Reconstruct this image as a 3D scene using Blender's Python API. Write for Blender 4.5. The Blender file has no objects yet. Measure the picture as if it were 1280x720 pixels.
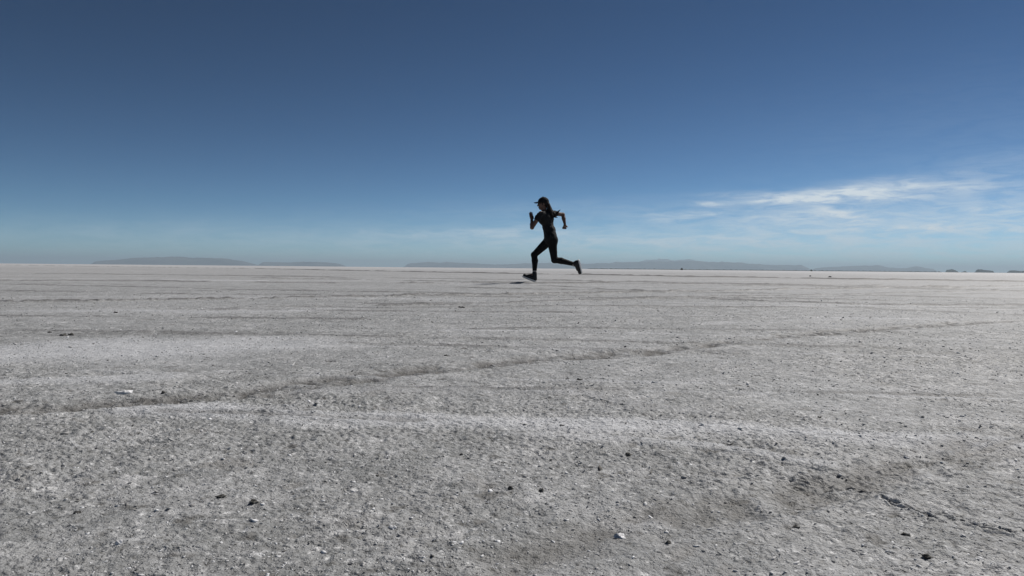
import bpy, bmesh, math, random
import numpy as np
from mathutils import Vector, Matrix, noise as mnoise

random.seed(7); RNG = np.random.default_rng(7)
C = bpy.context.scene.collection
R = math.radians

# ------------------------------------------------------------------ camera, sky, sun, exposure
F = 924.0          # focal length in photo pixels (1280 wide)
CAM_H = 0.275
D_RUN = 13.4
def horizon(px): return 329.2 + 12.0 * px / 1280.0

cam_d = bpy.data.cameras.new('camera'); cam = bpy.data.objects.new('camera', cam_d); C.objects.link(cam)
cam_d.sensor_width = 36; cam_d.lens = F / 1280 * 36
cam_d.clip_start = 0.02; cam_d.clip_end = 200000
pitch = math.atan((360 - horizon(640)) / F); roll = math.atan(12.0 / 1280.0)
cam.matrix_world = (Matrix.Translation((0, 0, CAM_H)) @ Matrix.Rotation(R(90) - pitch, 4, 'X') @ Matrix.Rotation(roll, 4, 'Z'))
bpy.context.scene.camera = cam

SUN_EL, SUN_AZ = R(46), R(50)     # azimuth clockwise from +Y (view direction) towards +X
sd = Vector((math.cos(SUN_EL) * math.sin(SUN_AZ), math.cos(SUN_EL) * math.cos(SUN_AZ), math.sin(SUN_EL)))
sun_d = bpy.data.lights.new('sun', 'SUN'); sun = bpy.data.objects.new('sun', sun_d); C.objects.link(sun)
sun_d.energy = 3.8; sun_d.angle = R(0.5); sun_d.color = (1.0, 0.955, 0.9)
sun.rotation_euler = sd.to_track_quat('Z', 'Y').to_euler(); sun.location = (0, 0, 50)

scn = bpy.context.scene
scn.view_settings.view_transform = 'Standard'; scn.view_settings.look = 'None'
scn.view_settings.gamma = 1.0; scn.view_settings.use_curve_mapping = False
scn.view_settings.exposure = 0.10

class NT:
    """tiny helper for building node trees"""
    def __init__(s, tree): s.t = tree; s.n = tree.nodes; s.l = tree.links; s.n.clear()
    def node(s, kind, **kw):
        n = s.n.new(kind)
        for k, v in kw.items(): setattr(n, k, v)
        return n
    def put(s, sock, v):
        if hasattr(v, 'is_linked') or isinstance(v, bpy.types.NodeSocket): s.l.new(v, sock)
        elif v is not None: sock.default_value = v
    def math(s, op, a, b=None, c=None, clamp=False):
        n = s.node('ShaderNodeMath', operation=op, use_clamp=clamp)
        for i, v in enumerate((a, b, c)):
            if v is not None: s.put(n.inputs[i], v)
        return n.outputs[0]
    def noise(s, vec, scale, detail=4, rough=0.5, dist=0.0, lac=2.0):
        n = s.node('ShaderNodeTexNoise'); s.put(n.inputs['Vector'], vec)
        n.inputs['Scale'].default_value = scale; n.inputs['Detail'].default_value = detail
        n.inputs['Roughness'].default_value = rough; n.inputs['Distortion'].default_value = dist
        n.inputs['Lacunarity'].default_value = lac
        return n.outputs['Fac']
    def ramp(s, v, lo, hi, a=0.0, b=1.0):
        n = s.node('ShaderNodeMapRange', interpolation_type='SMOOTHSTEP'); s.put(n.inputs[0], v)
        for i, q in enumerate((lo, hi, a, b)): n.inputs[i + 1].default_value = q
        return n.outputs[0]
    def mix(s, f, a, b, mode='MIX'):
        n = s.node('ShaderNodeMix', data_type='RGBA', blend_type=mode)
        s.put(n.inputs[0], f); s.put(n.inputs[6], a); s.put(n.inputs[7], b)
        return n.outputs[2]

def col(r, g=None, b=None):
    if g is None: g = b = r
    return (r, g, b, 1)

world = bpy.data.worlds.new('World'); scn.world = world; world.use_nodes = True
w = NT(world.node_tree)
SKY_STRENGTH = 0.0575
sky = w.node('ShaderNodeTexSky', sky_type='NISHITA'); sky.sun_disc = False
sky.sun_elevation = SUN_EL; sky.sun_rotation = SUN_AZ; sky.altitude = 0
sky.air_density = 0.42; sky.dust_density = 0.0; sky.ozone_density = 2.0
gam = w.node('ShaderNodeGamma'); w.put(gam.inputs[0], sky.outputs[0]); gam.inputs[1].default_value = 1.6
skycol = w.mix(1.0, gam.outputs[0], (.36, .425, .35, 1), 'MULTIPLY')
tc = w.node('ShaderNodeTexCoord'); sep = w.node('ShaderNodeSeparateXYZ'); w.put(sep.inputs[0], tc.outputs['Generated'])
az = w.math('ARCTAN2', sep.outputs[0], sep.outputs[1]); el = w.math('ARCSINE', sep.outputs[2])
comb = w.node('ShaderNodeCombineXYZ'); w.put(comb.inputs[0], az); w.put(comb.inputs[1], el)
# cirrus: soft streaks fixed in the sky by bearing and height, broken up by stretched noise
mp = w.node('ShaderNodeMapping'); w.put(mp.inputs[0], comb.outputs[0]); mp.inputs['Scale'].default_value = (5, 30, 1); mp.inputs['Rotation'].default_value = (0, 0, R(6))
warp = w.noise(mp.outputs[0], 1.6, 5, 0.55)
warpo = w.math('MULTIPLY', w.math('SUBTRACT', warp, 0.5), 0.028)
fil = w.noise(mp.outputs[0], 4.0, 10, 0.68, 0.9)
el2 = w.math('ADD', el, warpo)
az2 = w.math('ADD', az, w.math('MULTIPLY', w.math('SUBTRACT', w.noise(comb.outputs[0], 22, 3, 0.5), 0.5), 0.05))
total = None
for (px, py, rx, ry, slope, amp) in [
        (1000, 247, 78, 6.5, 0.02, 0.95), (1095, 240, 110, 7.5, 0.05, 0.48), (1215, 232, 110, 10, 0.06, 0.18),
        (858, 268.5, 46, 3.4, 0.05, 0.46), (888, 254, 14, 2.0, 0.0, 0.45), (1050, 268, 36, 6, -0.30, 0.50),
        (985, 274, 90, 9, 0.04, 0.34), (1180, 286, 150, 6, 0.0, 0.40), (1060, 286, 360, 26, 0.0, 0.34), (1200, 262, 130, 22, 0.03, 0.24),
        (620, 291, 120, 6, 0.02, 0.26), (820, 302, 240, 9, 0.0, 0.26), (1270, 262, 60, 5, 0.0, .3), (1110, 225, 70, 5, .05, .16),
        (460, 300, 300, 18, 0.0, 0.17), (120, 304, 300, 20, 0.0, 0.09), (720, 262, 220, 10, 0.03, 0.08), (1240, 205, 120, 12, .08, .09), (1330, 190, 420, 80, 0.0, .045), (1200, 318, 700, 18, 0.0, .38)]:
    a0 = math.atan((px - 640) / F); e0 = math.atan((horizon(px) - py) / F * math.cos(a0))
    ca = math.cos(a0) ** 2
    dx = w.math('DIVIDE', w.math('SUBTRACT', az2, a0), rx / F * ca)
    dyr = w.math('SUBTRACT', w.math('SUBTRACT', el2, e0), w.math('MULTIPLY', w.math('SUBTRACT', az2, a0), slope))
    dy = w.math('DIVIDE', dyr, ry / F)
    d2 = w.math('ADD', w.math('MULTIPLY', dx, dx), w.math('MULTIPLY', dy, dy))
    g = w.math('MULTIPLY', w.math('EXPONENT', w.math('MULTIPLY', d2, -0.9)), amp)
    total = g if total is None else w.math('ADD', total, g)
cl = w.math('MULTIPLY', total, w.ramp(fil, 0.30, 0.66, 0.28, 1.25), clamp=True)
CLOUD = 12.3
skyc = w.mix(cl, skycol, (CLOUD * 0.90, CLOUD * 1.0, CLOUD * 1.08, 1))
bg = w.node('ShaderNodeBackground'); w.put(bg.inputs[0], skyc); bg.inputs[1].default_value = SKY_STRENGTH
wo = w.node('ShaderNodeOutputWorld'); w.put(wo.inputs[0], bg.outputs[0])

# ------------------------------------------------------------------ helpers
def obj(name, verts, faces, mat, parent=None, smooth=True):
    me = bpy.data.meshes.new(name)
    me.from_pydata([tuple(map(float, v)) for v in verts], [], faces) if not isinstance(faces, np.ndarray) else np_mesh(me, verts, faces)
    if smooth: me.polygons.foreach_set('use_smooth', np.ones(len(me.polygons), bool))
    me.materials.append(mat)
    o = bpy.data.objects.new(name, me); C.objects.link(o)
    if parent: o.parent = parent
    return o
def np_mesh(me, verts, faces):
    verts = np.asarray(verts, np.float32); k = faces.shape[1]; n = len(faces)
    me.vertices.add(len(verts)); me.vertices.foreach_set('co', verts.ravel())
    me.loops.add(n * k); me.loops.foreach_set('vertex_index', faces.astype(np.int32).ravel())
    me.polygons.add(n); me.polygons.foreach_set('loop_start', np.arange(0, n * k, k, dtype=np.int32))
    me.update(calc_edges=True)
def tag(o, label=None, cat=None, group=None, kind=None):
    if label: o['label'] = label
    if cat: o['category'] = cat
    if group: o['group'] = group
    if kind: o['kind'] = kind
    return o
def mat_simple(name, c, rough=0.7, spec=0.5, nscale=60, namp=0.25, bump=0.0, sheen=0.0):
    m = bpy.data.materials.new(name); m.use_nodes = True; t = NT(m.node_tree)
    co = t.node('ShaderNodeTexCoord').outputs['Object']
    nz = t.noise(co, nscale, 4, 0.6)
    f = t.ramp(nz, 0.3, 0.7, 0.0, 1.0)
    c2 = tuple(min(1, x * (1 + namp)) for x in c[:3]) + (1,); c1 = tuple(x * (1 - namp) for x in c[:3]) + (1,)
    p = t.node('ShaderNodeBsdfPrincipled'); t.put(p.inputs['Base Color'], t.mix(f, c1, c2))
    p.inputs['Roughness'].default_value = rough; p.inputs['Specular IOR Level'].default_value = spec
    if sheen: p.inputs['Sheen Weight'].default_value = sheen
    if bump:
        b = t.node('ShaderNodeBump'); t.put(b.inputs['Height'], nz); b.inputs['Strength'].default_value = 0.6
        b.inputs['Distance'].default_value = bump; t.put(p.inputs['Normal'], b.outputs[0])
    o = t.node('ShaderNodeOutputMaterial'); t.put(o.inputs[0], p.outputs[0])
    return m

def ground_at(px, py):
    """photo pixel -> point on the flat"""
    d = CAM_H * F / (py - horizon(px)); return ((px - 640) / F * d, d)

def hash2(ix, iy, seed):
    h = (ix.astype(np.int64) * 374761393 + iy.astype(np.int64) * 668265263 + seed * 1442695041) & 0xFFFFFFFF
    h = ((h ^ (h >> 13)) * 1274126177) & 0xFFFFFFFF
    h = (h ^ (h >> 16)) & 0xFFFFFFFF
    return h
def vnoise(x, y, seed):
    """gradient noise about -1..1"""
    ix = np.floor(x); iy = np.floor(y); fx = (x - ix).astype(np.float32); fy = (y - iy).astype(np.float32)
    ix = ix.astype(np.int64); iy = iy.astype(np.int64)
    u = fx * fx * fx * (fx * (fx * 6 - 15) + 10); v = fy * fy * fy * (fy * (fy * 6 - 15) + 10)
    def g(a, b, dx, dy):
        an = hash2(a, b, seed).astype(np.float32) * np.float32(2 * np.pi / 4294967296.0)
        return np.cos(an) * dx + np.sin(an) * dy
    n00 = g(ix, iy, fx, fy); n10 = g(ix + 1, iy, fx - 1, fy); n01 = g(ix, iy + 1, fx, fy - 1); n11 = g(ix + 1, iy + 1, fx - 1, fy - 1)
    a = n00 + u * (n10 - n00); b = n01 + u * (n11 - n01)
    return (a + v * (b - a)) * 1.5

# ------------------------------------------------------------------ the tracks over the flat (photo pixels unprojected to the ground)
# pts, half width (m), kind weights: height, dark, pale, brown
TRACKS = [
 # broad curved wheel track crossing the middle
 ([(-260,530),(0,512),(170,503),(300,492),(380,480),(480,466),(560,459),(680,447),(800,440),(900,430),(1000,419),(1100,411),(1200,405),(1300,400),(1600,391)], .070, dict(h=-.010, dark=1.25, brown=.3, cont=1.2)),
 ([(200,515),(330,519),(420,523),(520,527)], .022, dict(h=-.004, dark=.6)),
 ([(400,487),(560,486),(720,492),(830,512),(900,520)], .05, dict(h=.003, pale=.3, dark=.25)),
 # pale ridge
 ([(170,512),(260,515),(400,524),(600,529),(800,534),(950,540),(1100,548),(1200,552),(1330,556)], .065, dict(h=.004, pale=.85, cont=1.2)),
 ([(860,533),(960,541),(1100,549),(1190,554)], .010, dict(h=.004, pale=1.0)),
 ([(640,543),(760,550),(900,560),(1060,585),(1140,592)], .03, dict(h=.005, pale=.5)),
 # brown scuffed track in the right foreground
 ([(1500,520),(1280,549),(1200,566),(1140,585),(1060,603),(980,622),(900,640),(780,668),(640,700),(560,730)], .050, dict(h=-.006, dark=.75, brown=.50, cont=1.0)),
 ([(1330,535),(1240,560),(1150,580),(1120,588)], .012, dict(h=-.004, dark=.7, brown=.6)),
 # bluish white salt on the left
 ([(-260,395),(0,389),(120,388),(250,389),(420,387)], .22, dict(h=.004, pale=1.0)),
 ([(-200,446),(0,440),(100,434),(220,436),(320,430)], .32, dict(h=.004, pale=.8)),
 ([(-100,412),(60,416),(250,417),(330,418)], .09, dict(h=-.004, dark=.35)),
 ([(-200,482),(0,478),(120,474),(200,470)], .07, dict(h=.002, pale=.5)),
 # farther thin ruts with thrown-up edges
 ([(-300,384),(0,377.5),(100,376.5),(200,374.5),(320,373),(480,371),(640,368),(720,366.3),(800,366),(960,363),(1050,361),(1170,359),(1300,357)], .045, dict(h=.017, dark=1.0)),
 ([(480,382),(560,380),(640,378),(720,375.5),(800,374),(900,371),(1000,370),(1100,367),(1200,364.5),(1300,362)], .06, dict(h=.011, dark=.9)),
 ([(300,384),(400,383),(480,385),(600,383),(700,383)], .05, dict(h=.006, dark=.5)),
 ([(800,372),(880,374),(960,377.5),(1060,381),(1100,382),(1200,382),(1300,382.5),(1500,386)], .07, dict(h=.011, dark=1.0)),
 ([(1060,385),(1130,388),(1200,391),(1300,395),(1500,402)], .10, dict(h=.006, dark=.6)),
 ([(880,404),(960,402),(1060,399),(1160,400)], .10, dict(h=.004, pale=.4)),
 ([(1100,440),(1180,441),(1290,444)], .05, dict(h=.006, dark=.4)),
 ([(-300,352.5),(0,351.5),(60,351.5),(180,351),(320,353),(420,354)], .14, dict(h=.018, dark=.9)),
 ([(0,349),(160,349.5),(320,350.5),(480,350),(560,350)], .16, dict(h=.008, pale=1.0)),
 ([(500,354),(560,354.3),(600,354),(670,354.6),(730,354.6),(800,354.8),(900,355.5),(1000,357),(1100,357)], .10, dict(h=.024, dark=1.1)),  # rut line that also carries the runner's shadow streak as dark colour
 ([(600,357),(640,356.6),(700,358),(760,362),(830,366)], .09, dict(h=.012, dark=.8)),
 ([(-200,330.6),(0,331.4),(100,333),(200,334.4),(320,336),(400,337.6),(480,339.3),(560,341),(640,342.3),(720,343.5),(800,345),(880,346.6),(960,347.6),(1060,349.6),(1170,351.2),(1300,353.2),(1500,356)], .28, dict(h=.050, dark=1.6)),
 ([(960,362.5),(1040,361.5),(1100,360),(1170,359.5),(1240,358)], .12, dict(h=.012, dark=.8)),
 ([(960,372.5),(1060,371),(1160,369),(1300,366)], .1, dict(h=.006, dark=.4)),
 ([(-100,366),(60,365),(320,362),(520,362)], .15, dict(h=.006, dark=.35)),
]
_r = random.Random(5)
for _ in range(26):      # many faint old wheel lines, nearly parallel, running across the view
    y0 = 351 + 140 * _r.random() ** 1.7; sl_ = _r.uniform(-.006, .012); bow = _r.uniform(-2.5, 2.5); x0 = _r.uniform(-200, 600); x1 = x0 + _r.uniform(450, 1300)
    xs_ = np.linspace(x0, x1, 9); hz_ = 12 / 1280
    pts_ = [(float(x), float(y0 + (hz_ + sl_) * (x - 640) + bow * math.sin((x - x0) / (x1 - x0) * 3.14))) for x in xs_]
    pts_ = [(x, max(y, horizon(x) + 4)) for x, y in pts_]
    dm = CAM_H * F / max(y0 - 335, 4); kk = _r.random()
    TRACKS.append((pts_, .012 + .009 * dm, dict(h=.0016 * dm ** .9, dark=.75, cont=.8) if kk < .55 else dict(h=.0012 * dm ** .8, pale=.5, cont=.7)))
CRACKS = [[(1068,608),(1090,613),(1110,624),(1140,633),(1178,649)], [(1186,642),(1205,650),(1238,659),(1275,668)],
          [(690,497),(735,498),(780,510)], [(1000,598),(1040,606),(1068,608)], [(880,478),(905,482),(928,483)]]

def seg_field(X, Y, pts, seed):
    """distance to a wobbly polyline and the arc parameter"""
    best = np.full(X.shape, 1e9, np.float32); prm = np.zeros(X.shape, np.float32); L = 0.0
    g = [ground_at(*p) for p in pts]
    for (ax, ay), (bx, by) in zip(g[:-1], g[1:]):
        dx, dy = bx - ax, by - ay; l2 = dx * dx + dy * dy; l = math.sqrt(l2)
        t = np.clip(((X - ax) * dx + (Y - ay) * dy) / l2, 0, 1)
        d = np.hypot(X - (ax + t * dx), Y - (ay + t * dy))
        m = d < best; best[m] = d[m]; prm[m] = (L + t * l)[m]; L += l
    return best, prm

def smooth01(x): x = np.clip(x, 0, 1); return x * x * (3 - 2 * x)

def relief(X, Y, sp):
    """height of the crust (m) plus stain and painted-shade attributes at X,Y; sp = local mesh spacing"""
    X = X.astype(np.float64); Y = Y.astype(np.float64); r = np.hypot(X, Y)
    z = np.zeros(X.shape, np.float32)
    rough = 0.65 + 0.55 * vnoise(X / 0.9 + 3, Y / 0.9, 11) + 0.4 * vnoise(X / 0.28, Y / 0.28, 12)
    rough = np.clip(rough, 0.15, 1.7)
    for k, (lam, amp) in enumerate([(9.0, .008), (2.7, .006), (.9, .0045), (.34, .0026), (.13, .0026), (.060, .0023), (.030, .0022), (.0155, .0019), (.0083, .0014), (.0045, .0009)]):
        fade = smooth01((lam / np.maximum(sp, 1e-6) - 1.4) / 1.6)
        if fade.max() <= 0: continue
        n = vnoise(X / lam + 17.3 * k, Y / lam - 9.1 * k, 20 + k)
        if lam < .2: n = (np.abs(n) * 1.8 - 0.35) if k % 2 else np.maximum(n, -.25) * 1.25
        z += (n * amp * fade * (rough if lam < .5 else 1)).astype(np.float32)
    att = {q: np.zeros(X.shape, np.float32) for q in ('dark', 'pale', 'brown')}
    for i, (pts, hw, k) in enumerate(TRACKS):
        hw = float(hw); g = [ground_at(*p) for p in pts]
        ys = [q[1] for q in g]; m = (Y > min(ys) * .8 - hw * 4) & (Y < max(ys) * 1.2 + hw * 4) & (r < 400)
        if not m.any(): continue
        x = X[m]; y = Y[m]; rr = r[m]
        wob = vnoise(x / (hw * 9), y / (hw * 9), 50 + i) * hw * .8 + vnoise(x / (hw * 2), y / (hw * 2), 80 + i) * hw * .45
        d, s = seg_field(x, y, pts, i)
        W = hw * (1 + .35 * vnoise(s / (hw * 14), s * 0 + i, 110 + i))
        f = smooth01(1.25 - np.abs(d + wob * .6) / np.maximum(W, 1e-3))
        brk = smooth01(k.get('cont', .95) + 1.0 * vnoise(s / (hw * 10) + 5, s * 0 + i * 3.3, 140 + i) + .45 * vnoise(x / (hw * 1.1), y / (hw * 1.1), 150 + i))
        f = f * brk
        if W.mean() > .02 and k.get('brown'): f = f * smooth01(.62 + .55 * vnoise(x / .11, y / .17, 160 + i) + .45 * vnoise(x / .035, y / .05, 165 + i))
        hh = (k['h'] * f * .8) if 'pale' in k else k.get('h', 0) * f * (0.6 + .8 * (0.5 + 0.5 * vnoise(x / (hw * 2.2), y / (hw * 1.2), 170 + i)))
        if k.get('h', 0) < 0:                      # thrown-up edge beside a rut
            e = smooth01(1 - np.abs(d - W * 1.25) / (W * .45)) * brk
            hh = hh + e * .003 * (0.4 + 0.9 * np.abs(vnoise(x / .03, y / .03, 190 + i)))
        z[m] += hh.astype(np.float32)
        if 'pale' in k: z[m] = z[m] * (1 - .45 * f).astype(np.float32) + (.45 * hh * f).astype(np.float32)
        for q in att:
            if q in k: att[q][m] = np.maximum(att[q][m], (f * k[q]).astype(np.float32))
    for i, pts in enumerate(CRACKS):
        g = [ground_at(*p) for p in pts]; ys = [q[1] for q in g]; xs = [q[0] for q in g]
        m = (Y > min(ys) - .1) & (Y < max(ys) + .1) & (X > min(xs) - .1) & (X < max(xs) + .1)
        if not m.any(): continue
        x = X[m]; y = Y[m]; d, s = seg_field(x, y, pts, i)
        d = np.abs(d + .006 * vnoise(x / .03, y / .03, 300 + i))
        f = smooth01(1 - d / .003); lift = smooth01(1 - np.abs(d - .005) / .004)
        z[m] += (-.003 * f + .0018 * lift).astype(np.float32)
        att['dark'][m] = np.maximum(att['dark'][m], f.astype(np.float32))
    return z, att

# ------------------------------------------------------------------ the ground: one sheet, dense ahead of the camera
rad = [0.0, .12, .2]
r_ = .27
while r_ < 60: rad.append(r_); r_ += max(.0021, r_ * (.0021 if r_ < 8 else .0036))
while r_ < 300: rad.append(r_); r_ *= 1.012
while r_ < 62000: rad.append(r_); r_ *= 1.09
rad.append(62000.0); rad = np.array(rad[1:])
fine = np.linspace(R(-42), R(42), 1340); coarse = np.linspace(R(42), R(318), 160)[1:-1]
ang = np.concatenate([fine, coarse]); NA = len(ang); NR = len(rad)
RR, AA = np.meshgrid(rad, ang, indexing='ij')
X = RR * np.sin(AA); Y = RR * np.cos(AA)
dr = np.gradient(rad)[:, None]; da = np.where(np.arange(NA) < 1340, R(84) / 1340, R(276) / 160)[None, :]
SP = np.maximum(dr, RR * da)
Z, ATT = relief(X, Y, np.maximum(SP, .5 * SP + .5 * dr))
verts = np.stack([X, Y, Z], -1).reshape(-1, 3)
verts = np.concatenate([verts, [[0, 0, 0]]])
i0 = (np.arange(NR - 1)[:, None] * NA + np.arange(NA)[None, :]); j1 = (np.arange(NA) + 1) % NA
i1 = (np.arange(NR - 1)[:, None] * NA + j1[None, :])
quads = np.stack([i0, i0 + NA, i1 + NA, i1], -1).reshape(-1, 4)[:, ::-1]
cap = np.stack([np.full(NA, NR * NA), np.arange(NA), j1, j1], -1)
# close the middle with triangles kept as a small separate polygon fan
me = bpy.data.meshes.new('ground')
nq = len(quads)
me.vertices.add(len(verts)); me.vertices.foreach_set('co', verts.astype(np.float32).ravel())
tri = np.stack([np.arange(NA), np.full(NA, NR * NA), j1], -1)
loops = np.concatenate([quads.ravel(), tri.ravel()]).astype(np.int32)
me.loops.add(len(loops)); me.loops.foreach_set('vertex_index', loops)
me.polygons.add(nq + NA)
me.polygons.foreach_set('loop_start', np.concatenate([np.arange(nq) * 4, nq * 4 + np.arange(NA) * 3]).astype(np.int32))
me.update(calc_edges=True)
me.polygons.foreach_set('use_smooth', np.ones(nq + NA, bool))
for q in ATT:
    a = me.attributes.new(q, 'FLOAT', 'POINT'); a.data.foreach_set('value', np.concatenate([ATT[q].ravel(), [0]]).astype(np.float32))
ground = bpy.data.objects.new('ground', me); C.objects.link(ground); ground['kind'] = 'structure'

SALT = (.46, .455, .45)
def salt_nodes(t, with_attr=True):
    co = t.node('ShaderNodeTexCoord').outputs['Object']
    big = t.noise(co, .55, 6, .6); mid = t.noise(co, 7, 8, .62, .3); fin = t.noise(co, 70, 8, .7); grain = t.noise(co, 420, 3, .6)
    far = t.noise(co, .035, 5, .6)
    c = t.mix(t.ramp(big, .35, .65), col(.282, .286, .284), col(.380, .385, .388))
    c = t.mix(t.ramp(mid, .40, .68, 0, .7), c, col(.52, .522, .525))
    c = t.mix(t.ramp(fin, .32, .48, .9, 0), c, col(.14, .137, .128))
    c = t.mix(t.ramp(fin, .54, .68, 0, .9), c, col(.80, .80, .80))
    spot = t.noise(co, 22, 2, .5); spot2 = t.noise(co, 9, 2, .5, .4)
    c = t.mix(t.ramp(spot, .28, .37, .8, 0), c, col(.15, .145, .135)); c = t.mix(t.ramp(spot, .66, .74, 0, .7), c, col(.72, .72, .72))
    c = t.mix(t.ramp(spot2, .28, .36, .5, 0), c, col(.24, .23, .215)); c = t.mix(t.ramp(spot2, .64, .72, 0, .5), c, col(.70, .70, .71))
    c = t.mix(t.ramp(grain, .30, .45, .7, 0), c, col(.17, .165, .16))
    if with_attr:
        def at(n):
            a = t.node('ShaderNodeAttribute'); a.attribute_name = n; return a.outputs['Fac']
        # far pan: paler salt, plus mirage and grazing-light brightness painted into the colour
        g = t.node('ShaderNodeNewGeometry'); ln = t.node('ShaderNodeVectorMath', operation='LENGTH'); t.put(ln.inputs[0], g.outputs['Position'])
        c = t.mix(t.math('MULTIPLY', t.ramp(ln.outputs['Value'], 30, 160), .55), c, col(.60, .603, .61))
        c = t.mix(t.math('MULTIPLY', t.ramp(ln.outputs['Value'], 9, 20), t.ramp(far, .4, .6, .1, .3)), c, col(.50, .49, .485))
        c = t.mix(t.math('MULTIPLY', at('pale'), .55), c, col(.74, .75, .78))
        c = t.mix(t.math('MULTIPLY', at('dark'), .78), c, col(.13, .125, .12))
        c = t.mix(t.math('MULTIPLY', at('brown'), .35), c, col(.20, .188, .155))
    return co, c, mid, fin, grain
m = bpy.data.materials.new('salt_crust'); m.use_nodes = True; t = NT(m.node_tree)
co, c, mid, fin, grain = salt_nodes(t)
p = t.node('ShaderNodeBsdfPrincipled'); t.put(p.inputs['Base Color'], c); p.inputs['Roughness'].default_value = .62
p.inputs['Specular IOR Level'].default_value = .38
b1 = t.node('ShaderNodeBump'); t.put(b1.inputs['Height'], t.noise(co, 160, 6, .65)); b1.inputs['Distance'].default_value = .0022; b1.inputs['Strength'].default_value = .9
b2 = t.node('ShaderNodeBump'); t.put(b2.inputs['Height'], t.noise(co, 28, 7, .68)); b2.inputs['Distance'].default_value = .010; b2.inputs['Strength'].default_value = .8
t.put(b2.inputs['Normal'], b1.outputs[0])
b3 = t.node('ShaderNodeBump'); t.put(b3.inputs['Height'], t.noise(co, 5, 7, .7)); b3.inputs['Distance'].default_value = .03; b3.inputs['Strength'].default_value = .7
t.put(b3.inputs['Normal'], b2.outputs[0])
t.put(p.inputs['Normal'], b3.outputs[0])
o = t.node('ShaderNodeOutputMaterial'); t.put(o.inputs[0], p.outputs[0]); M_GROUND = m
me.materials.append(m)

# ------------------------------------------------------------------ salt crumbs strewn over the crust (uncountable)
def lump_template(sub, seed, jag=.35, flat=.55):
    bm = bmesh.new(); bmesh.ops.create_icosphere(bm, subdivisions=sub, radius=1)
    for v in bm.verts:
        n = mnoise.noise(v.co * 1.3 + Vector((seed * 7.1, 0, 0))) * jag * 1.6 + mnoise.noise(v.co * 3.1 + Vector((0, seed * 3.7, 0))) * jag
        v.co *= (1 + n); v.co.z *= flat
    bm.normal_update(); V = np.array([v.co[:] for v in bm.verts]); Fc = np.array([[v.index for v in f.verts] for f in bm.faces]); bm.free()
    return V, Fc
m = bpy.data.materials.new('salt_crumb'); m.use_nodes = True; t = NT(m.node_tree)
at = t.node('ShaderNodeAttribute'); at.attribute_name = 'tone'
c = t.mix(t.ramp(at.outputs['Fac'], 0, .5), col(.13, .125, .115), col(.42, .415, .41)); c = t.mix(t.ramp(at.outputs['Fac'], .5, 1), c, col(.78, .785, .80))
p = t.node('ShaderNodeBsdfPrincipled'); t.put(p.inputs['Base Color'], c); p.inputs['Roughness'].default_value = .8; p.inputs['Specular IOR Level'].default_value = .2
o = t.node('ShaderNodeOutputMaterial'); t.put(o.inputs[0], p.outputs[0]); M_CRUMB = m
temps = [lump_template(1, s, .5, .5) for s in range(6)]
NCR = 80000
u = RNG.random(NCR); rr = .35 * (9.0 / .35) ** u; aa = (RNG.random(NCR) - .5) * R(92)
cx = rr * np.sin(aa); cy = rr * np.cos(aa)
dens = vnoise(cx / .35, cy / .35, 401) + .6 * vnoise(cx / .1, cy / .1, 402); keep = dens + RNG.random(NCR) * 1.2 > .35
cx, cy, rr = cx[keep], cy[keep], rr[keep]; n = len(cx)
cz, _ = relief(cx, cy, np.full(n, .003))
size = .0006 + .0012 * RNG.random(n) ** 3 + .0022 * RNG.random(n) ** 30
size *= np.clip((rr / 1.2) ** .45, .8, 2.2)
tone = np.clip(RNG.normal(.60, .24, n), 0, 1); tone[size > .0035] = np.clip(RNG.normal(.55, .25, (size > .0035).sum()), 0, 1)
VV = []; FF = []; TT = []; base = 0
for i in range(n):
    V, Fc = temps[i % 6]
    a = RNG.random() * 6.283; ca, sa = math.cos(a), math.sin(a); s = size[i]; sx = s * (1 + .9 * RNG.random()); tl = RNG.normal(0, .3)
    x = V[:, 0] * sx; y = V[:, 1] * s; zz = V[:, 2] * s + x * tl
    VV.append(np.stack([cx[i] + x * ca - y * sa, cy[i] + x * sa + y * ca, cz[i] + zz + s * .15], -1)); FF.append(Fc + base); TT.append(np.full(len(V), tone[i])); base += len(V)
cr = obj('salt_crumbs', np.concatenate(VV), np.concatenate(FF), M_CRUMB, smooth=False)
a = cr.data.attributes.new('tone', 'FLOAT', 'POINT'); a.data.foreach_set('value', np.concatenate(TT).astype(np.float32))
tag(cr, 'loose grey and white salt crumbs strewn across the crust', 'salt crumbs', kind='stuff')

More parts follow.
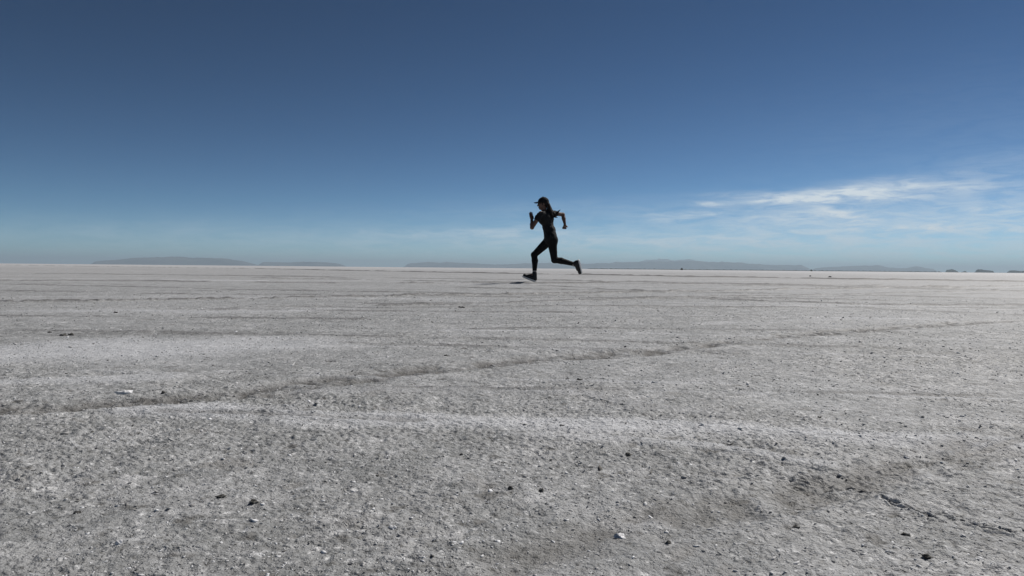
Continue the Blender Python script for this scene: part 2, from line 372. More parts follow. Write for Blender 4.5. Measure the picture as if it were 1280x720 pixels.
# ------------------------------------------------------------------ single lumps one can point at; dark ones stand in for shadow holes
M_SHADE_LUMP = mat_simple('dark_shade', col(.11, .107, .10), .95, .05, 220, .75, .002)  # dark colour that imitates the shadow holes beside the crust
M_SALTC = mat_simple('white_salt', col(.70, .70, .71), .8, .2, 180, .2, .002)
LUMPS = [ # px, py(base), width px, height px, material, kind, label, category
 (78,417,11,3.2,'m','shade_lump','largest black shade lump lying on the pale salt at the far left','shade lump'),
 (88,417,8,3.6,'m','shade_lump','black peaked shade lump touching the right end of the largest one','shade lump'),
 (61,414,6,1.8,'m','shade_lump','small dark chip just left of the largest black lump','shade lump'),
 (144,391,7,2,'m','shade_lump','small black chip on the white salt streak above the largest lump','shade lump'),
 (577,384,8,2.2,'m','shade_lump','dark flat chip on the rut left of the runner and below her foot','shade lump'),
 (558,444,7,2,'m','shade_lump','thin dark flake beyond the broad curved wheel track, left of centre','shade lump'),
 (725,476,9,2.6,'m','shade_lump','black flat flake between the curved wheel track and the pale ridge','shade lump'),
 (711,475,7,1.6,'m','shade_lump','thin dark sliver immediately left of the black flat flake at centre','shade lump'),
 (204,491,8,4,'m','shade_lump','dark lump beside the broken white crust near the left end of the curved track','shade lump'),
 (156,493,20,6,'s','salt_lump','broken white crust plate at the left end of the curved wheel track','salt lump'),
 (275,622,15,5,'m','shade_lump','dark wedge of shade in the left foreground, upper one of two close together','shade lump'),
 (318,629,14,6,'m','shade_lump','dark lump in the left foreground, lower right of the dark wedge','shade lump'),
 (328,632,8,4,'s','salt_lump','small white chip leaning on the dark lump in the left foreground','salt lump'),
 (94,642,10,4,'m','shade_lump','dark chip near the lower left corner, lowest dark piece on the left','shade lump'),
 (147,681,8,7,'s','salt_lump','upright white salt pebble near the bottom left','salt lump'),
 (492,663,10,6,'s','salt_lump','bright rounded white chip left of the bottom centre','salt lump'),
 (641,616,9,6,'m','shade_lump','dark domed lump at the centre foreground, left one of a pair','shade lump'),
 (680,616,8,5.5,'m','shade_lump','dark domed lump at the centre foreground, right one of a pair','shade lump'),
 (578,570,5,4,'m','shade_lump','tiny dark pellet above the pair of domed lumps, left of centre','shade lump'),
 (790,569,14,4,'m','shade_lump','dark elongated fragment just below the pale ridge right of centre','shade lump'),
 (704,536,6,3,'m','shade_lump','small dark chip sitting on the pale ridge below the runner','shade lump'),
 (779,670,20,7,'s','salt_lump','long whitish clod in the foreground just right of the bottom centre','salt lump'),
 (840,679,9,4.5,'m','shade_lump','dark chip right of the long whitish clod near the bottom','shade lump'),
 (1000,662,10,4,'m','shade_lump','dark oval chip below the brown scuffed track at lower right','shade lump'),
 (1139,669,16,4,'m','shade_lump','long dark flake below the two cracks at lower right','shade lump'),
 (1168,701,15,5,'m','shade_lump','dark flake nearest the bottom right corner','shade lump'),
 (1028,522,6,3.5,'m','shade_lump','small dark pellet just above the thin white line on the right','shade lump'),
 (1037,346.5,5,2,'m','shade_lump','dark lump near the horizon on the right, the wider one of two','shade lump'),
 (1012.5,345.6,3,1.8,'m','shade_lump','dark speck near the horizon on the right, the smaller one of two','shade lump'),
]
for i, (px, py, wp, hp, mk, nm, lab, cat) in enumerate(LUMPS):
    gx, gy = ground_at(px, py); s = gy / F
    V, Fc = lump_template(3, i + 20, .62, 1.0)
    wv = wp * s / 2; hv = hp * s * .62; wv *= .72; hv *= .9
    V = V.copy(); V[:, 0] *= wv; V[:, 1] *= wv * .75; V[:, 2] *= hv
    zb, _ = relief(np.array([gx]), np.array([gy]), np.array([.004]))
    o = obj(nm, V, Fc, M_SHADE_LUMP if mk == 'm' else M_SALTC, smooth=False)
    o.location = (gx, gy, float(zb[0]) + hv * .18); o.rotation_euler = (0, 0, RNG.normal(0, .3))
    tag(o, lab, cat, 'dark lumps standing in for shadow holes in the salt' if mk == 'm' else 'white salt lumps on the crust')

# ------------------------------------------------------------------ far hills
def rock_mat(name, c1, c2):
    m = bpy.data.materials.new(name); m.use_nodes = True; t = NT(m.node_tree)
    co = t.node('ShaderNodeTexCoord').outputs['Object']
    c = t.mix(t.ramp(t.noise(co, .0012, 8, .6), .35, .65), c1, c2)
    p = t.node('ShaderNodeBsdfDiffuse'); t.put(p.inputs[0], c)
    o = t.node('ShaderNodeOutputMaterial'); t.put(o.inputs[0], p.outputs[0]); return m
M_ROCK = rock_mat('desert_rock', col(.08, .08, .083), col(.15, .145, .14))
def hills(prof, dist, depth, seed, mat=M_ROCK, step=1.0, ragged=.10):
    px = np.arange(prof[0][0], prof[-1][0] + .01, step); py = np.interp(px, [q[0] for q in prof], [q[1] for q in prof])
    H = np.maximum(horizon(px) - py, 0) / F * dist
    nd = 40; tt = np.linspace(-1, 1, nd)
    PX, T = np.meshgrid(px, tt, indexing='ij'); HH = H[:, None]
    Yv = dist + T * depth / 2; Xv = (PX - 640) / F * Yv + T * depth * .012 * vnoise(PX / 60, PX * 0, seed)
    sh = np.clip(1 - T ** 2, 0, 1) ** .8
    rid = 1 - np.abs(vnoise(Xv / (depth * .12), Yv / (depth * .25), seed + 1)) * (1 - sh * .75) * 1.2
    Zv = HH * sh * np.clip(rid, .2, 1) * (1 + ragged * vnoise(Xv / (dist * .004), Yv / (dist * .02), seed + 2)) - 4
    n1, n2 = PX.shape; idx = np.arange(n1 * n2).reshape(n1, n2)
    f = np.stack([idx[:-1, :-1], idx[1:, :-1], idx[1:, 1:], idx[:-1, 1:]], -1).reshape(-1, 4)
    o = obj('hills', np.stack([Xv, Yv, Zv], -1).reshape(-1, 3), f, mat); o['kind'] = 'structure'; return o
hills([(112,331),(119,326.6),(130,325.6),(150,324),(172,321.8),(186,322.3),(200,321.4),(222,320.3),(240,322),(262,322),(280,323),(300,325.5),(315,329),(322,331)], 26000, 6000, 1)
hills([(322,331.5),(329,327.2),(345,327.6),(360,328),(380,327),(395,327),(412,328.3),(425,329.5),(432,332.5)], 27000, 5000, 2)
hills([(505,333),(510,329.6),(518,328.2),(530,327.4),(560,327.4),(580,328.5),(600,329.5),(625,330.6),(640,330),(660,328.8),(700,328.3),(725,329.4),(740,329.3),(770,327.5),(790,327.2),(815,326.8),(850,326.6),(875,326.6),(900,327.4),(925,327.8),(945,329.5),(960,331),(985,331.4),(1001,331),(1006,333.2),(1016,338)], 30000, 7000, 3)
hills([(775,336),(790,328),(803,325.4),(815,323.8),(832,323.6),(843,325.6),(852,323.9),(862,323.7),(872,326),(890,330),(905,337)], 42000, 7000, 4)
hills([(1012,338),(1020,334.6),(1040,333.4),(1060,332.5),(1080,331.8),(1097,331.6),(1108,333.6),(1120,335),(1132,334.8),(1145,332.6),(1155,334.6),(1166,336),(1174,340)], 29000, 6000, 5)
M_SCRUBHILL = rock_mat('dark_hill_rock', col(.05, .055, .05), col(.09, .09, .08))
for k, pr in enumerate([[(1171,340),(1173,338.6),(1176,339.4),(1178,340.1)], [(1181,340.2),(1183,337.2),(1190,336.6),(1195,338.2),(1199,340.4)], [(1199,340.5),(1206,338.2),(1209,340.5)],
                        [(1217,340.7),(1221,336.9),(1226,336.3),(1233,337.6),(1241,338.4),(1243,340.9)], [(1257,341),(1262,337.6),(1267,337.2),(1273,338.4),(1300,338.2),(1330,339),(1340,342)]]):
    hills([(x, y - (0.1 if 0 < j < len(pr) - 1 else 0)) for j, (x, y) in enumerate(pr)], 9000, 900, 10 + k, M_SCRUBHILL, .5, .25)

# dark belt of low scrub along the foot of the far hills, far beyond counting
bv = []; bf = []; px = np.arange(735, 1290, .25)
for j in range(len(px)):
    h = (0.9 + .7 * float(vnoise(np.array([px[j] / 3.]), np.array([1.]), 700)[0])) / F * 8000 * .9
    if px[j] > 1170: h *= .12
    d = 8000 + 60 * math.sin(j * 1.7); x = (px[j] - 640) / F * d
    s = 8000 / F * .22
    b0 = len(bv); V, Fc = temps[j % 6]
    for v in V: bv.append((x + v[0] * s * 1.4, d + v[1] * s * 6, max(0.0, h * .5 + v[2] * h)))
    bf += [tuple(int(q) + b0 for q in f) for f in Fc]
M_SCRUB = mat_simple('scrub_green', col(.045, .05, .035), .9, .1, .2, .3)
tag(obj('scrub_belt', bv, bf, M_SCRUB, smooth=False), 'thin dark belt of low scrub along the horizon below the right hand hills', 'scrub', kind='stuff')
# single far bush
def bush(px, py, wpx, hpx, dist, label):
    vs = []; fs = []; s = dist / F
    for k in range(60):
        V, Fc = temps[k % 6]; a = RNG.random() * 6.28; q = RNG.random() ** .5
        x0, y0 = q * math.cos(a) * wpx / 2 * s, q * math.sin(a) * wpx / 2 * s; z0 = RNG.random() * hpx * s * (1 - .6 * q)
        b0 = len(vs); e = s * wpx * .16 * (0.6 + RNG.random())
        vs += [(x0 + v[0] * e, y0 + v[1] * e, max(0, z0 + v[2] * e * 1.2)) for v in V]; fs += [tuple(int(q2) + b0 for q2 in f) for f in Fc]
    o = obj('bush', vs, fs, M_SCRUB, smooth=False); o.location = ((px - 640) / F * dist, dist, 0)
    tag(o, label, 'bush', 'lone bushes on the horizon')
bush(852, 337, 2.6, 2.8, 900, 'tiny dark bush standing alone on the horizon below the double peaked hill')
bush(1014, 338, 2.0, 2.6, 1000, 'tiny dark bush on the horizon where the long hill range ends, right of centre')

# ------------------------------------------------------------------ haze: real air
HZ = 520
hv = [(x, y, z) for x in (-63000, 63000) for y in (-63000, 63000) for z in (-5, HZ)]
hf = [(0, 1, 3, 2), (4, 6, 7, 5), (0, 4, 5, 1), (2, 3, 7, 6), (0, 2, 6, 4), (1, 5, 7, 3)]
m = bpy.data.materials.new('air'); m.use_nodes = True; t = NT(m.node_tree)
pv = t.node('ShaderNodeVolumePrincipled'); pv.inputs['Color'].default_value = (.70, .87, 1.0, 1); pv.inputs['Density'].default_value = 5.0e-5
pv.inputs['Anisotropy'].default_value = 0.15
o = t.node('ShaderNodeOutputMaterial'); t.put(o.inputs['Volume'], pv.outputs[0])
hz = obj('haze', hv, hf, m, smooth=False); tag(hz, 'pale blue haze over the flats that fades the far hills', 'haze', kind='stuff')

# ------------------------------------------------------------------ the runner: fields blended into one continuous skin
def PT(px, py, v=0.0):
    """photo pixel at the runner's distance (+v metres behind her mid-plane)"""
    d = D_RUN + v
    return np.array([(px - 640) / F * d, d, CAM_H - (py - horizon(px)) / F * d])

class Field:
    def __init__(s, lo, hi, h):
        s.h = h; s.lo = np.array(lo, float); s.n = np.ceil((np.array(hi) - s.lo) / h).astype(int) + 1
        s.F = np.full(s.n, .08, np.float32)
    def box(s, lo, hi):
        a = np.clip(np.floor((lo - s.lo) / s.h).astype(int), 0, s.n - 1); b = np.clip(np.ceil((hi - s.lo) / s.h).astype(int) + 1, 1, s.n)
        sl = tuple(slice(i, j) for i, j in zip(a, b))
        ax = [s.lo[k] + np.arange(a[k], b[k]) * s.h for k in range(3)]
        return sl, np.meshgrid(*ax, indexing='ij')
    def put(s, sl, d, k):
        f = s.F[sl]
        if k <= 0: s.F[sl] = np.minimum(f, d); return
        hh = np.clip(.5 + .5 * (f - d) / k, 0, 1); s.F[sl] = f + (d - f) * hh - k * hh * (1 - hh)
    def cap(s, a, b, ra, rb, k=.015, flat=None):
        """tapered capsule; flat=(axis, factor) squeezes it along a direction"""
        a = np.array(a, float); b = np.array(b, float); m = max(ra, rb) * 1.3 + .06
        sl, (X, Y, Z) = s.box(np.minimum(a, b) - m, np.maximum(a, b) + m)
        ab = b - a; l2 = ab @ ab + 1e-12
        px, py, pz = X - a[0], Y - a[1], Z - a[2]
        t = np.clip((px * ab[0] + py * ab[1] + pz * ab[2]) / l2, 0, 1)
        dx, dy, dz = px - t * ab[0], py - t * ab[1], pz - t * ab[2]
        if flat is not None:
            ax, q = flat; ax = np.array(ax, float); ax /= np.linalg.norm(ax); c = dx * ax[0] + dy * ax[1] + dz * ax[2]; e = c * (1 / q - 1)
            dx = dx + e * ax[0]; dy = dy + e * ax[1]; dz = dz + e * ax[2]
            d = (np.sqrt(dx * dx + dy * dy + dz * dz) - (ra + t * (rb - ra))) * min(1, (1 + q) / 2)
        else: d = np.sqrt(dx * dx + dy * dy + dz * dz) - (ra + t * (rb - ra))
        s.put(sl, d.astype(np.float32), k)
    def ell(s, c, rad, axes=None, k=.015):
        c = np.array(c, float); rad = np.array(rad, float); m = rad.max() + .06
        sl, (X, Y, Z) = s.box(c - m, c + m); A = np.eye(3) if axes is None else np.array(axes)
        P = np.stack([X - c[0], Y - c[1], Z - c[2]], -1) @ A.T / rad
        d = (np.linalg.norm(P, axis=-1) - 1) * rad.min()
        s.put(sl, d.astype(np.float32), k)
    def cut(s, p, nrm):
        """remove the side the normal points to"""
        nrm = np.array(nrm, float); nrm /= np.linalg.norm(nrm); p = np.array(p, float)
        sl, (X, Y, Z) = s.box(s.lo, s.lo + s.n * s.h)
        d = ((X - p[0]) * nrm[0] + (Y - p[1]) * nrm[1] + (Z - p[2]) * nrm[2]).astype(np.float32)
        s.F = np.maximum(s.F, d[:s.n[0], :s.n[1], :s.n[2]])
    def mesh(s):
        Fv = s.F; ins = Fv < 0; nx, ny, nz = Fv.shape
        cnt = np.zeros((nx - 1, ny - 1, nz - 1), np.int8)
        for a in (0, 1):
            for b in (0, 1):
                for c in (0, 1): cnt += ins[a:nx - 1 + a, b:ny - 1 + b, c:nz - 1 + c]
        act = (cnt > 0) & (cnt < 8); I = np.argwhere(act); idx = np.full(act.shape, -1, np.int64); idx[act] = np.arange(len(I))
        acc = np.zeros((len(I), 3)); num = np.zeros(len(I)); offs = [(a, b, c) for a in (0, 1) for b in (0, 1) for c in (0, 1)]
        for o1 in offs:
            for ax in range(3):
                if o1[ax]: continue
                o2 = list(o1); o2[ax] = 1
                f1 = Fv[I[:, 0] + o1[0], I[:, 1] + o1[1], I[:, 2] + o1[2]]; f2 = Fv[I[:, 0] + o2[0], I[:, 1] + o2[1], I[:, 2] + o2[2]]
                m = (f1 < 0) != (f2 < 0); t = np.where(m, f1 / np.where(m, f1 - f2, 1), 0)
                P = np.tile(np.array(o1, float), (len(I), 1)); P[:, ax] += t
                acc[m] += P[m]; num[m] += 1
        V = (I + acc / num[:, None]) * s.h + s.lo
        Q = []
        for ax in range(3):
            u, v = (ax + 1) % 3, (ax + 2) % 3
            s1 = [slice(0, -1)] * 3; s2 = list(s1); s1[ax] = slice(0, -1); s2[ax] = slice(1, None)
            for q in (u, v): s1[q] = slice(1, -1); s2[q] = slice(1, -1)
            A = ins[tuple(s1)]; B = ins[tuple(s2)]; E = np.argwhere(A != B)
            if not len(E): continue
            fl = A[E[:, 0], E[:, 1], E[:, 2]]; E = E.copy(); E[:, u] += 1; E[:, v] += 1
            def g(du, dv):
                c = E.copy(); c[:, u] -= du; c[:, v] -= dv; return idx[c[:, 0], c[:, 1], c[:, 2]]
            q = np.stack([g(1, 1), g(0, 1), g(0, 0), g(1, 0)], -1); q[~fl] = q[~fl][:, ::-1]; Q.append(q)
        return V, np.concatenate(Q)

M_SKIN = mat_simple('skin', col(.12, .066, .048), .55, .4, 90, .06)
M_TEE = mat_simple('charcoal_jersey', col(.006, .0065, .008), .8, .3, 70, .3, .002, 0)
M_LEG = mat_simple('black_leggings', col(.005, .005, .0055), .75, .2, 120, .2)
M_SHOE = mat_simple('black_mesh_shoe', col(.012, .012, .013), .6, .4, 300, .3, .001)
M_SOLE = mat_simple('white_foam_sole', col(.72, .72, .70), .6, .4, 200, .08)
M_TREAD = mat_simple('grey_rubber_tread', col(.50, .50, .49), .8, .3, 200, .2)
M_SOCK = mat_simple('grey_sock', col(.35, .34, .33), .9, .2, 300, .15)
M_CAP = mat_simple('black_cap', col(.009, .010, .012), .8, .2, 200, .2)
M_HAIR = mat_simple('dark_hair', col(.010, .007, .006), .7, .25, 200, .3)
M_GLASS = mat_simple('black_lens', col(.008, .008, .008), .2, .5, 50, .1)
M_BAND = mat_simple('black_band', col(.012, .012, .012), .5, .4, 50, .1)

# joints (v < 0 is her left side, nearest the camera)
head = PT(677.6, 254.6); neck0 = PT(680.0, 266.0); neck1 = PT(678.5, 258.5)
chest = PT(681.5, 273, 0); waist = PT(686, 288.5, 0); hip = PT(687.5, 298.5, 0)
shL = PT(674.8, 267.2, -.155); shR = PT(686.5, 266.6, .145)
elL = PT(664.3, 284.6, -.20); wrL = PT(663.9, 275.5, -.12)
elR = PT(702.6, 268.3, .26); wrR = PT(705.3, 281.0, .20)
hpL = PT(689.3, 301.5, -.075); hpR = PT(684.5, 302, .075)
knL = PT(692.6, 325.0, -.10); anL = PT(717.0, 330.2, -.07)
knR = PT(667.2, 318.6, .09); anR = PT(668.0, 340.2, .06)
runner = bpy.data.objects.new('person', None); C.objects.link(runner); RUN0 = np.array([PT(685, 354)[0], D_RUN, 0.0]); runner.location = RUN0
tag(runner, 'person in black cap, dark t-shirt and black leggings sprinting across salt, ponytail flying', 'person')
def rpart(name, Fd, mat, parent=runner, org=RUN0):
    V, Q = Fd.mesh(); return obj(name, V - org, Q, mat, parent)

def unit(v): return v / np.linalg.norm(v)
def legs(Fd, g, feet=True, butt=True):
    # near leg trailing, far leg reaching forward
    Fd.cap(hpL, knL, .083 + g, .051 + g, .03); Fd.cap(hpR, knR, .083 + g, .051 + g, .03)
    for kn, an, back in ((knL, anL, np.array([.15, 0, .95])), (knR, anR, np.array([1, 0, .05]))):
        mid = kn + (an - kn) * .34 + back * .012
        Fd.cap(kn, mid, .049 + g, .050 + g, .02); Fd.cap(mid, an, .050 + g, .031 + g, .02)
    if butt:
        for v in (-.055, .055): Fd.ell(PT(690.3, 300.5, v), (.088 + g, .085 + g, .098 + g), None, .04)
def torso(Fd, g):
    Fd.cap(hip + [0, -.055, 0], hip + [0, .055, 0], .100 + g, .100 + g, .04)
    Fd.cap(waist + [0, -.04, 0], waist + [0, .04, 0], .086 + g, .086 + g, .06)
    ax = unit(shR - shL)
    Fd.cap(chest - ax * .06, chest + ax * .06, .098 + g, .098 + g, .06)
    Fd.cap(chest + [0, 0, 0], waist, .094 + g, .084 + g, .05)
    up = PT(681.2, 268, 0); Fd.cap(up - ax * .07, up + ax * .07, .062 + g, .062 + g, .04)
    Fd.cap(shL + [.02, .03, -.005], up, .045 + g, .055 + g, .04); Fd.cap(shR + [-.02, -.03, -.005], up, .045 + g, .055 + g, .04)
    Fd.ell(PT(677.2, 275, -.055), (.052 + g, .055 + g, .055 + g), None, .04); Fd.ell(PT(678.2, 275.3, .05), (.052 + g, .055 + g, .055 + g), None, .04)
def sleeve_arm(Fd, g, s0, e0, w0, fore=True):
    Fd.cap(s0, e0, .044 + g, .034 + g, .03)
    if fore: Fd.cap(e0, e0 + (w0 - e0) * .4, .034 + g, .035 + g, .015); Fd.cap(e0 + (w0 - e0) * .4, w0, .035 + g, .022 + g, .015)

LO = PT(652, 356, -.36); HI = PT(730, 243, .40); LO = np.array([LO[0], D_RUN - .36, -.03]); HI = np.array([HI[0], D_RUN + .40, HI[2]])
B = Field(LO, HI, .0055)
torso(B, 0); legs(B, 0)
sleeve_arm(B, 0, shL, elL, wrL); sleeve_arm(B, 0, shR, elR, wrR)
B.cap(neck0 + [0, 0, -.01], neck1, .053, .047, .03)
# head, facing -x and slightly down, with face
ct, st = math.cos(R(6)), math.sin(R(6))
fx = np.array([-ct, 0, -st]); fz = np.array([-st, 0, ct]); fy = np.array([0, 1, 0])
def H(f, s, u): return head + fx * f + fy * s + fz * u
B.ell(H(-.012, 0, .018), (.094, .073, .086), [fx, fy, fz], .02)
B.ell(H(.030, 0, -.035), (.055, .053, .072), [fx, fy, fz], .03)
B.cap(H(.062, -.014, -.088), H(.062, .014, -.088), .016, .016, .02)          # chin
B.cap(H(-.01, -.045, -.055), H(.05, -.018, -.085), .014, .014, .02); B.cap(H(-.01, .045, -.055), H(.05, .018, -.085), .014, .014, .02)
B.cap(H(.084, 0, -.002), H(.101, 0, -.034), .008, .011, .008)                # nose
B.cap(H(.082, -.016, -.058), H(.082, .016, -.058), .0075, .0075, .005); B.cap(H(.080, -.014, -.069), H(.080, .014, -.069), .008, .008, .005)  # lips
for s_ in (-1, 1):
    B.cap(H(.074, s_ * .045, .012), H(.082, s_ * .016, .014), .009, .008, .008) # brow
    B.ell(H(.073, s_ * .030, -.004), (.013, .014, .010), [fx, fy, fz], .004)
    B.ell(H(-.010, s_ * .073, -.018), (.018, .009, .030), [fx, fy, fz], .006)
# near hand: open blade, fingers up beside the face line; far hand: loose fist hanging
def fingers(Fd, wrist, d, side, palmn, curl, sc=1.0):
    d = unit(d); side = unit(side - d * (side @ d)); pn = unit(np.cross(d, side)) * (1 if np.dot(np.cross(d, side), palmn) > 0 else -1)
    knx = wrist + d * .078 * sc
    for q in (-.027, -.009, .009, .027):
        Fd.cap(wrist + side * q * .5 + d * .01, knx + side * q, .014, .0115, .008)
    for q, L in ((-.030, .068), (-.010, .076), (.010, .072), (.030, .056)):
        p0 = knx + side * q; dd = d; segs = (.45, .32, .23)
        for j, sg in enumerate(segs):
            ang_ = curl[j]; dd = unit(dd * math.cos(ang_) + pn * math.sin(ang_)); p1 = p0 + dd * L * sg * sc
            Fd.cap(p0, p1, .0088 - j * .0006, .0084 - j * .0008, .002); p0 = p1
            pn = unit(pn - dd * (pn @ dd))
        pn = unit(np.cross(d, side)) * (1 if np.dot(np.cross(d, side), palmn) > 0 else -1)
    t0 = wrist + d * .022 - side * .024; t1 = t0 + unit(-side * .8 + d * .6 + pn * .4) * .036; t2 = t1 + unit(d * .9 - side * .15 + pn * (.3 + curl[0])) * .028; t3 = t2 + unit(d + pn * (.3 + curl[0])) * .022
    Fd.cap(t0, t1, .013, .0105, .006); Fd.cap(t1, t2, .0100, .0092, .002); Fd.cap(t2, t3, .0090, .0078, .002)
fingers(B, wrL, PT(662.6, 266, -.11) - wrL, np.array([-1, -.6, .1]), np.array([.2, 1, 0]), (.05, .08, .05), 1.0)
fingers(B, wrR, PT(704.6, 287, .17) - wrR, np.array([-1, .2, 0]), np.array([-.4, -1, 0]), (1.2, 1.4, .9), .98)
# feet inside the shoes
def foot_axes(heel, toe): d = unit(toe - heel); return d
hR, tR = PT(667.8, 349.2, .06), PT(656.6, 345.0, .055)
hL, tL = PT(721.6, 328.2, -.07), PT(724.6, 339.6, -.075)
for an, h_, t_ in ((anR, hR, tR), (anL, hL, tL)):
    B.cap(an, h_, .032, .030, .02); B.cap(an * .6 + h_ * .4, t_, .034, .022, .02)
body = rpart('body', B, M_SKIN)

# clothing
Tf = Field(PT(655, 306, -.34) * [1, 1, 1], [PT(712, 244)[0], D_RUN + .38, PT(690, 250)[2]], .0055)
Tf.lo[1] = D_RUN - .36
torso(Tf, .015)
Tf.cap(PT(687.5, 296, 0) + [0, -.06, 0], PT(687.5, 296, 0) + [0, .06, 0], .108, .108, .03)
def sub_cut(s0, e0, frac, g):
    Fs = s0 + (e0 - s0) * frac; Tf.cap(s0, Fs, .052 + g, .050 + g, .03)
sub_cut(shL, elL, .36, .006); sub_cut(shR, elR, .42, .006)
# neck opening and hem
sl, (X_, Y_, Z_) = Tf.box(Tf.lo, Tf.lo + Tf.n * Tf.h)
wr = (vnoise(X_ / .05 + Z_ / .09, Y_ / .08 - Z_ / .05, 900) * .0065 + vnoise(X_ / .022, Z_ / .03 + Y_ / .05, 901) * .003).astype(np.float32)
Tf.F = Tf.F + wr[:Tf.n[0], :Tf.n[1], :Tf.n[2]]
Tf.cut(PT(681, 264.3), np.array([-.30, 0, 1]))
Tf.cut(PT(687, 301.5), np.array([.12, 0, -1]))
rpart('t_shirt', Tf, M_TEE)
Lf = Field([PT(655, 300)[0], D_RUN - .25, -.02], [PT(724, 300)[0], D_RUN + .27, PT(690, 292)[2]], .0055)
legs(Lf, .006)
Lf.cap(hip + [0, -.055, 0], hip + [0, .055, 0], .106, .106, .04)
Lf.cut(PT(687, 293.5), np.array([0, 0, 1]))
dR = unit(anR - knR); dL = unit(anL - knL)
# cut each leg of the leggings above its ankle only
def local_cut(Fd, c, nrm, rad):
    nrm = unit(np.array(nrm)); lo = c - rad; hi = c + rad; sl, (X1, Y1, Z1) = Fd.box(lo, hi)
    d = ((X1 - c[0]) * nrm[0] + (Y1 - c[1]) * nrm[1] + (Z1 - c[2]) * nrm[2]).astype(np.float32); Fd.F[sl] = np.maximum(Fd.F[sl], d)
local_cut(Lf, anR - dR * .022, dR, .09); local_cut(Lf, anL - dL * .022, dL, .09)
rpart('leggings', Lf, M_LEG)

def shoe(an, heel, toe, lab=None):
    d = unit(toe - heel); leg = unit(an - heel); up = unit(leg - d * (leg @ d)); side = unit(np.cross(d, up))
    org = np.array(heel); e = bpy.data.objects.new('shoe', None)
    def box(g): return np.minimum.reduce([an, heel - d * .06 - up * .06, toe + d * .08 - up * .06]) - g, np.maximum.reduce([an, heel - d * .06, toe + d * .08]) + g
    lo, hi = box(.07); U = Field(lo, hi, .004)
    U.cap(heel + up * .008, toe + up * .004 + d * .012, .042, .036, .01, (up, .9)); U.cap(heel + up * .02, an - (an - heel) * .12, .043, .043, .02)
    U.cap(heel + up * .02 + d * .04, heel + d * .11 + up * .020, .045, .038, .02)
    U.cut(heel - up * .022, -up)
    S = Field(lo, hi, .004); S.cap(heel - up * .022 - d * .008, toe - up * .016 + d * .018, .047, .042, .01, (up, .62)); S.cap(heel + d * .07 - up * .022, toe - up * .018, .045, .046, .01, (up, .6))
    S.cut(heel - up * .015, up); S.cut(heel - up * .040, -up)
    T = Field(lo, hi, .004); T.cap(heel - up * .030 - d * .004, toe - up * .024 + d * .010, .040, .036, .01, (up, .6)); T.cut(heel - up * .0385, up); T.cut(heel - up * .047, -up)
    K = Field(lo, hi, .004); K.cap(an - unit(an - heel) * .03, an + (knR - anR if h is None else an - heel) * .0 + leg * .03, .036, .035, .01); K.cut(an + leg * .032, leg)
    o1 = rpart('shoe', U, M_SHOE); rpart('sole', S, M_SOLE, o1); rpart('tread', T, M_TREAD, o1)
    # laces
    lv = []; lf = []
    L = Field(lo, hi, .003)
    for q in range(4):
        c = heel + d * (.075 + q * .022) + up * (.052 - q * .007); L.cap(c - side * .018, c + side * .018, .0035, .0035, 0)
    rpart('laces', L, M_SOLE if False else M_SOCK, o1)
    rpart('sock', K, M_SOCK)
h = 0
shoe(anR, hR, tR); shoe(anL, hL, tL)

# cap
Cf = Field(H(0, 0, 0) - .17, H(0, 0, 0) + .17, .004)
Cf.ell(H(-.012, 0, .022), (.104, .084, .096), [fx, fy, fz], .01); Cf.cut(H(0, 0, .018), -fz * 1 + fx * -.18)
cap_o = rpart('cap', Cf, M_CAP)
Vf = Field(H(0, 0, 0) - .22, H(0, 0, 0) + .20, .004)
for q in np.linspace(-1, 1, 9):
    L = .158 - .035 * q * q
    Vf.cap(H(.05, q * .062, .034), H(L, q * .058, .030 - .012 * q * q), .0065, .0055, .012)
rpart('brim', Vf, M_CAP, cap_o)
Bt = Field(H(0, 0, 0) - .17, H(0, 0, 0) + .17, .004); Bt.ell(H(-.012, 0, .121), (.011, .011, .006), [fx, fy, fz], 0); rpart('button', Bt, M_CAP, cap_o)
# sunglasses
Gf = Field(H(0, 0, 0) - .15, H(0, 0, 0) + .15, .0035)
for s_ in (-1, 1):
    Gf.ell(H(.088, s_ * .030, -.004), (.009, .029, .019), [fx, fy, fz], .003); Gf.cap(H(.082, s_ * .052, .002), H(-.005, s_ * .077, .002), .005, .004, .003)
Gf.cap(H(.094, -.01, 0), H(.094, .01, 0), .005, .005, .003)
rpart('sunglasses', Gf, M_GLASS)
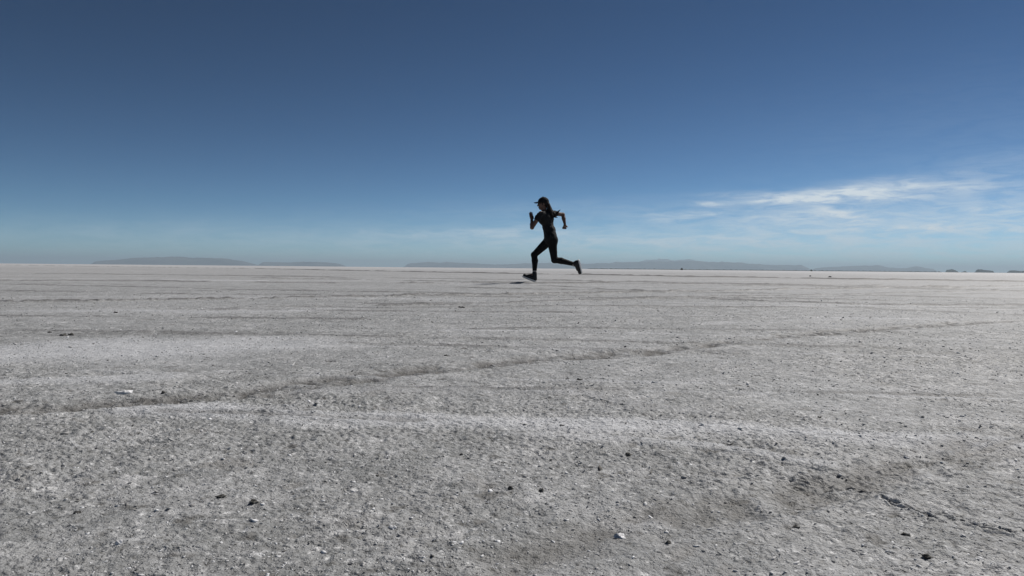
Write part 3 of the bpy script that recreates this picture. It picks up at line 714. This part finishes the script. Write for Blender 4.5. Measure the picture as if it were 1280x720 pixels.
# hair: scalp hair below the cap, ponytail flying back with separate locks
Hf = Field(H(0, 0, 0) - .30, H(0, 0, 0) + .5, .0045); Hf.lo = H(-.4, 0, 0) * [0, 1, 1] + [head[0] - .13, -.16, -.38]; Hf.n = np.ceil(np.array([.60, .32, .56]) / .0045).astype(int); Hf.F = np.full(Hf.n, .08, np.float32)
Hf.ell(H(-.024, 0, .006), (.090, .080, .082), [fx, fy, fz], .01)
Hf.cut(H(.028, 0, 0), fx)
def lock(pts, r0, r1, k=.008):
    P = [PT(*q) for q in pts]; n_ = len(P) - 1
    # smooth curve through the control points
    out = []
    for i in range(n_):
        p0 = P[max(i - 1, 0)]; p1 = P[i]; p2 = P[i + 1]; p3 = P[min(i + 2, n_)]
        for t_ in np.linspace(0, 1, 5)[:-1]:
            out.append(.5 * ((2 * p1) + (-p0 + p2) * t_ + (2 * p0 - 5 * p1 + 4 * p2 - p3) * t_ ** 2 + (-p0 + 3 * p1 - 3 * p2 + p3) * t_ ** 3))
    out.append(P[-1]); m_ = len(out) - 1
    for i in range(m_):
        a_, b_ = i / m_, (i + 1) / m_
        ra = r0 + (r1 - r0) * a_; rb = r0 + (r1 - r0) * b_
        Hf.cap(out[i], out[i + 1], ra * 1.25, rb * 1.25, k)
lock([(683.2,255.2,0),(686.5,260,-.01),(689,265,-.02),(693,267,-.02),(697.5,263.6,-.02)], .026, .006)
lock([(683.5,256,-.01),(685.5,262,-.02),(688.5,267,-.03),(693,269,-.03),(699,262.4,-.03)], .026, .005)
lock([(684,256,.01),(685.5,264,0),(688,269.5,-.02),(691,271,-.04),(696,272,-.05)], .028, .005)
lock([(683.6,256,-.02),(686.5,262.5,-.05),(688.5,268,-.06),(690.5,272.5,-.06)], .034, .012)
lock([(684,257,0),(689,264.5,-.03),(693,268,-.03),(697,266,-.03)], .026, .009)
lock([(684,256,.01),(686,265,.01),(688.5,271,.0),(691.5,274.5,-.02)], .026, .005)
lock([(683.5,256,0),(686,262,.02),(690,266,.03),(694.5,269.3,.03),(696.5,267.5,.03)], .025, .006)
lock([(684,257,0),(686,266,-.03),(687.5,272,-.04),(689,276,-.04)], .022, .005)
sl, (X_, Y_, Z_) = Hf.box(Hf.lo, Hf.lo + (Hf.n - 1) * Hf.h)
Hf.F[sl] += (vnoise(X_ / .016 + Z_ / .03, Y_ / .014 + Z_ / .04, 950) * .0030).astype(np.float32)
hair = rpart('hair', Hf, M_HAIR)
tf = Field(PT(683, 256) - .06, PT(683, 256) + .06, .004); tf.cap(PT(683.2, 255.6, -.022), PT(683.2, 255.6, .022), .020, .020, 0); rpart('hair_tie', tf, M_BAND, hair)
# watch band on the near wrist
wd = unit(wrL - elL); wf = Field(wrL - .07, wrL + .07, .0035); wc = wrL - wd * .015
wf.cap(wc - wd * .02, wc + wd * .02, .0285, .0285, 0); local_cut(wf, wc + wd * .009, wd, .06); local_cut(wf, wc - wd * .009, -wd, .06); rpart('wrist_band', wf, M_BAND)
